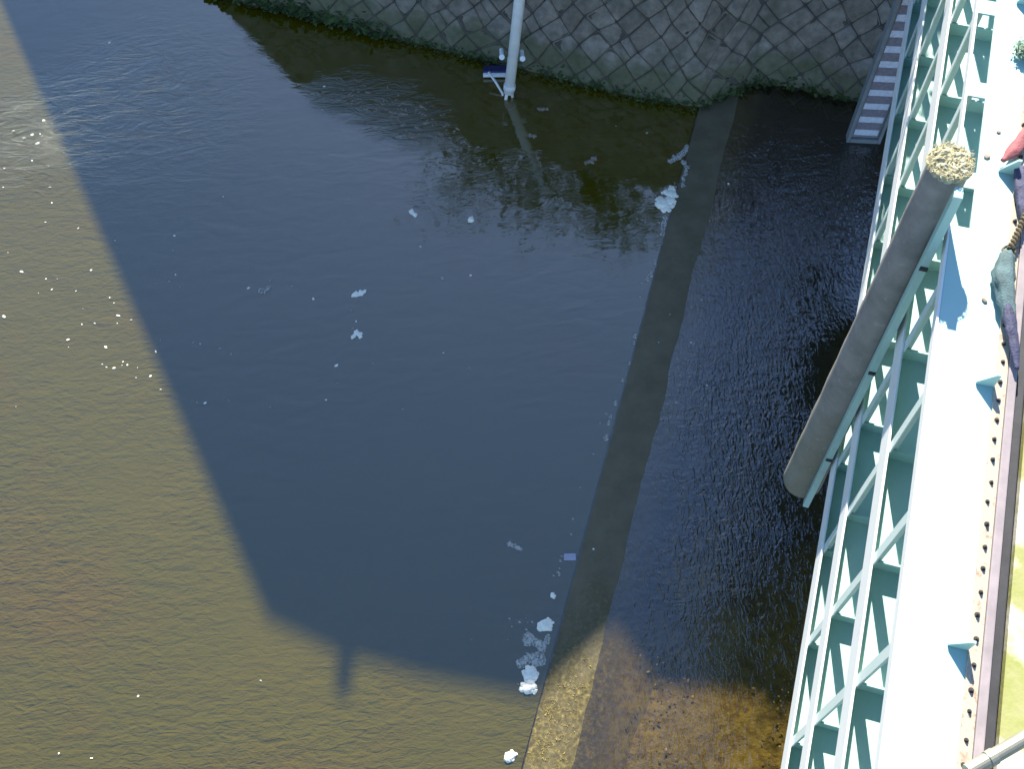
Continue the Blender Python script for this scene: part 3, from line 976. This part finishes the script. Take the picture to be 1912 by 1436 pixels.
clump('leaf_raft', M['litter'], 1014, 203, [(-7, 0, 4), (0, 0, 4), (7, 1, 3)], 'tan leaf scrap afloat in the dark water beside the pole foot', 'leaf', 17, .3)
clump('leaf_raft', M['litter'], 995, 253, [(-4, 0, 4), (3, 1, 4)], 'small brown leaf scrap afloat in the dark water below the pole', 'leaf', 18, .3)
for (px, py, s_) in ((1215, 515, 5), (1208, 524, 4), (1185, 630, 4), (1183, 642, 3), (1148, 755, 4), (1136, 792, 4), (1131, 820, 5), (1140, 780, 3), (1222, 492, 3), (1175, 680, 2.5), (1162, 712, 2.5)):
    o = clump('foam_fleck', M['thin'], px, py, [(0, 0, s_), (s_*.5, -s_*1.2, s_*.7)], 'small grey foam fleck strung along the straight edge of the sill', 'foam fleck', int(px), .35)
    o['group'] = 'foam flecks along the sill edge'
rnd_ = random.Random(77)
for i in range(46):
    t = rnd_.random()
    if i < 26: px, py = 1010+rnd_.gauss(-14, 16)-(i % 3)*8, rnd_.uniform(1150, 1300)
    else: px, py = 1285-305*t-abs(rnd_.gauss(0, 5))-3, 270+1030*t
    s_ = rnd_.uniform(1.0, 2.6)
    if px > 1285-.296*(py-270)-3: px = 1285-.296*(py-270)-4
    o = clump('foam_fleck', M['thin'], px, py, [(0, 0, s_), (s_*.7, s_*.6, s_*.6)], 'small grey foam fleck strung along the straight edge of the sill', 'foam fleck', 200+i, .3)
    o['group'] = 'foam flecks along the sill edge'
p = at(1064, 1041)
b = MB(); b.box((-.052, -.03, 0), (.052, .03, .018)); o = b.build('lilac_board', M['lilac_board'], bevel=.004); o.location = (p.x, p.y, -.004); o.rotation_euler = (0, 0, R(-2))
tag(o, 'small rectangular lilac grey board afloat against the sill edge', 'board')

sunlit = [(93,350,4.5),(97,379,4),(85,415,3),(146,427,3.5),(41,508,4.5),(86,521,3.5),(15,472,3),(170,505,3.5),(97,541,4),(72,548,3),(205,556,4),(213,566,3),(107,521,2.5),(142,544,3),(177,604,5),(155,577,2.5),(8,592,4.5),(221,590,4.5),(245,598,4.5),(219,604,3),
 (127,635,4.5),(128,649,3.5),(198,649,3.5),(153,606,2.5),(191,681,4),(199,686,4),(213,688,4),(228,683,3.5),(230,676,3),(238,682,3),(254,706,4.5),(281,703,3.5),(291,657,4.5),(300,728,4.5),(257,687,2.5),(258,1301,4.5),(487,1272,3.5),(171,1417,6),(110,1408,2.5),(30,760,2.5),(60,300,4),(75,250,4),(25,245,5),(82,225,6),(70,268,5),(8,315,4),(6,350,4),(60,252,6),(45,258,5)]
shade = [(326,440,4.5),(310,464,3.5),(324,468,3.5),(215,449,3),(290,494,2.5),(336,536,4.5),(328,513,3.5),(316,526,3),(293,530,2.5),(417,367,4),(651,373,4),(464,500,3.5),(464,538,3.5),(505,524,3),(545,535,3.5),(585,558,4.5),(667,563,3.5),(656,580,3.5),(665,600,2.5),(660,613,2.5),(826,519,4),(879,514,4),(300,635,4),(361,640,3.5),(374,642,2.5),(411,651,3.5),(432,661,4),(628,683,4.5),(630,716,3.5),(697,679,3),(828,659,3),(876,687,3),(368,752,3),(383,753,3.5),(427,748,3),(505,761,4),(609,747,2.5),(752,765,2.5),(603,205,5),(605,161,3),(641,168,3),(113,206,4),(205,79,4),(1208,248,3),(1150,235,3),(1360,343,4),(1410,290,3),(1251,587,5),(1108,1026,4),(1045,1072,3),(1262,752,3),(1320,720,2.5),(948,1195,2),(880,1195,2),(785,460,3),(1190,410,2.5),(1335,660,2.5),(1290,640,2.5),(1310,560,2.5),(1230,640,2.5)]
fm = {}
for kind_, lst in (('sun', sunlit), ('shade', shade)):
    for i, (px, py, s_) in enumerate(lst):
        p = at(px, py)
        sx = (at(px+1, py)-p).length
        key = (kind_, i % 6)
        if key not in fm:
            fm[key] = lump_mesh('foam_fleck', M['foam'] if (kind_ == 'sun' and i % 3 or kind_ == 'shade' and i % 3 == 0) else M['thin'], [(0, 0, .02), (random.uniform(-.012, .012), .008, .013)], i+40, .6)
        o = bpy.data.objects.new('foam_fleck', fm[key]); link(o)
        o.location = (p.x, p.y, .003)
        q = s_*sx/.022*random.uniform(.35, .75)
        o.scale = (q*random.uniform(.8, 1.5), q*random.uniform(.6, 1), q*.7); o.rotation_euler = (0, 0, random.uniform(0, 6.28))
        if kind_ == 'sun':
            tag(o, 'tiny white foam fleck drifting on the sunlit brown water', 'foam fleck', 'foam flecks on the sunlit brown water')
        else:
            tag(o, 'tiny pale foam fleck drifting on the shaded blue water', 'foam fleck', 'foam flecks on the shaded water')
# scum flecks, most standing in for broken tan ripple reflections below the wall
lm = [lump_mesh('ripple_scum_fleck', M['litter'], [(0, 0, .02), (.02, .006, .014)], 90+i, .35) for i in range(5)]
for i in range(95):
    t = random.random()
    px = 660+190*t+random.gauss(0, 18); py = 175+75*t+random.gauss(0, 20)
    p = at(px, py)
    o = bpy.data.objects.new('ripple_scum_fleck', lm[i % 5]); link(o)
    o.location = (p.x, p.y, .002); q = random.uniform(.25, .8)*random.choice([1, 1, 1, 1.5])
    o.scale = (q*random.uniform(.8, 1.7), q*.7, q); o.rotation_euler = (0, 0, R(-25)+random.gauss(0, .6))
    tag(o, 'tan fleck standing for scum and broken ripple reflection below the stone wall', 'scum', 'scum and ripple reflection flecks below the stone wall')
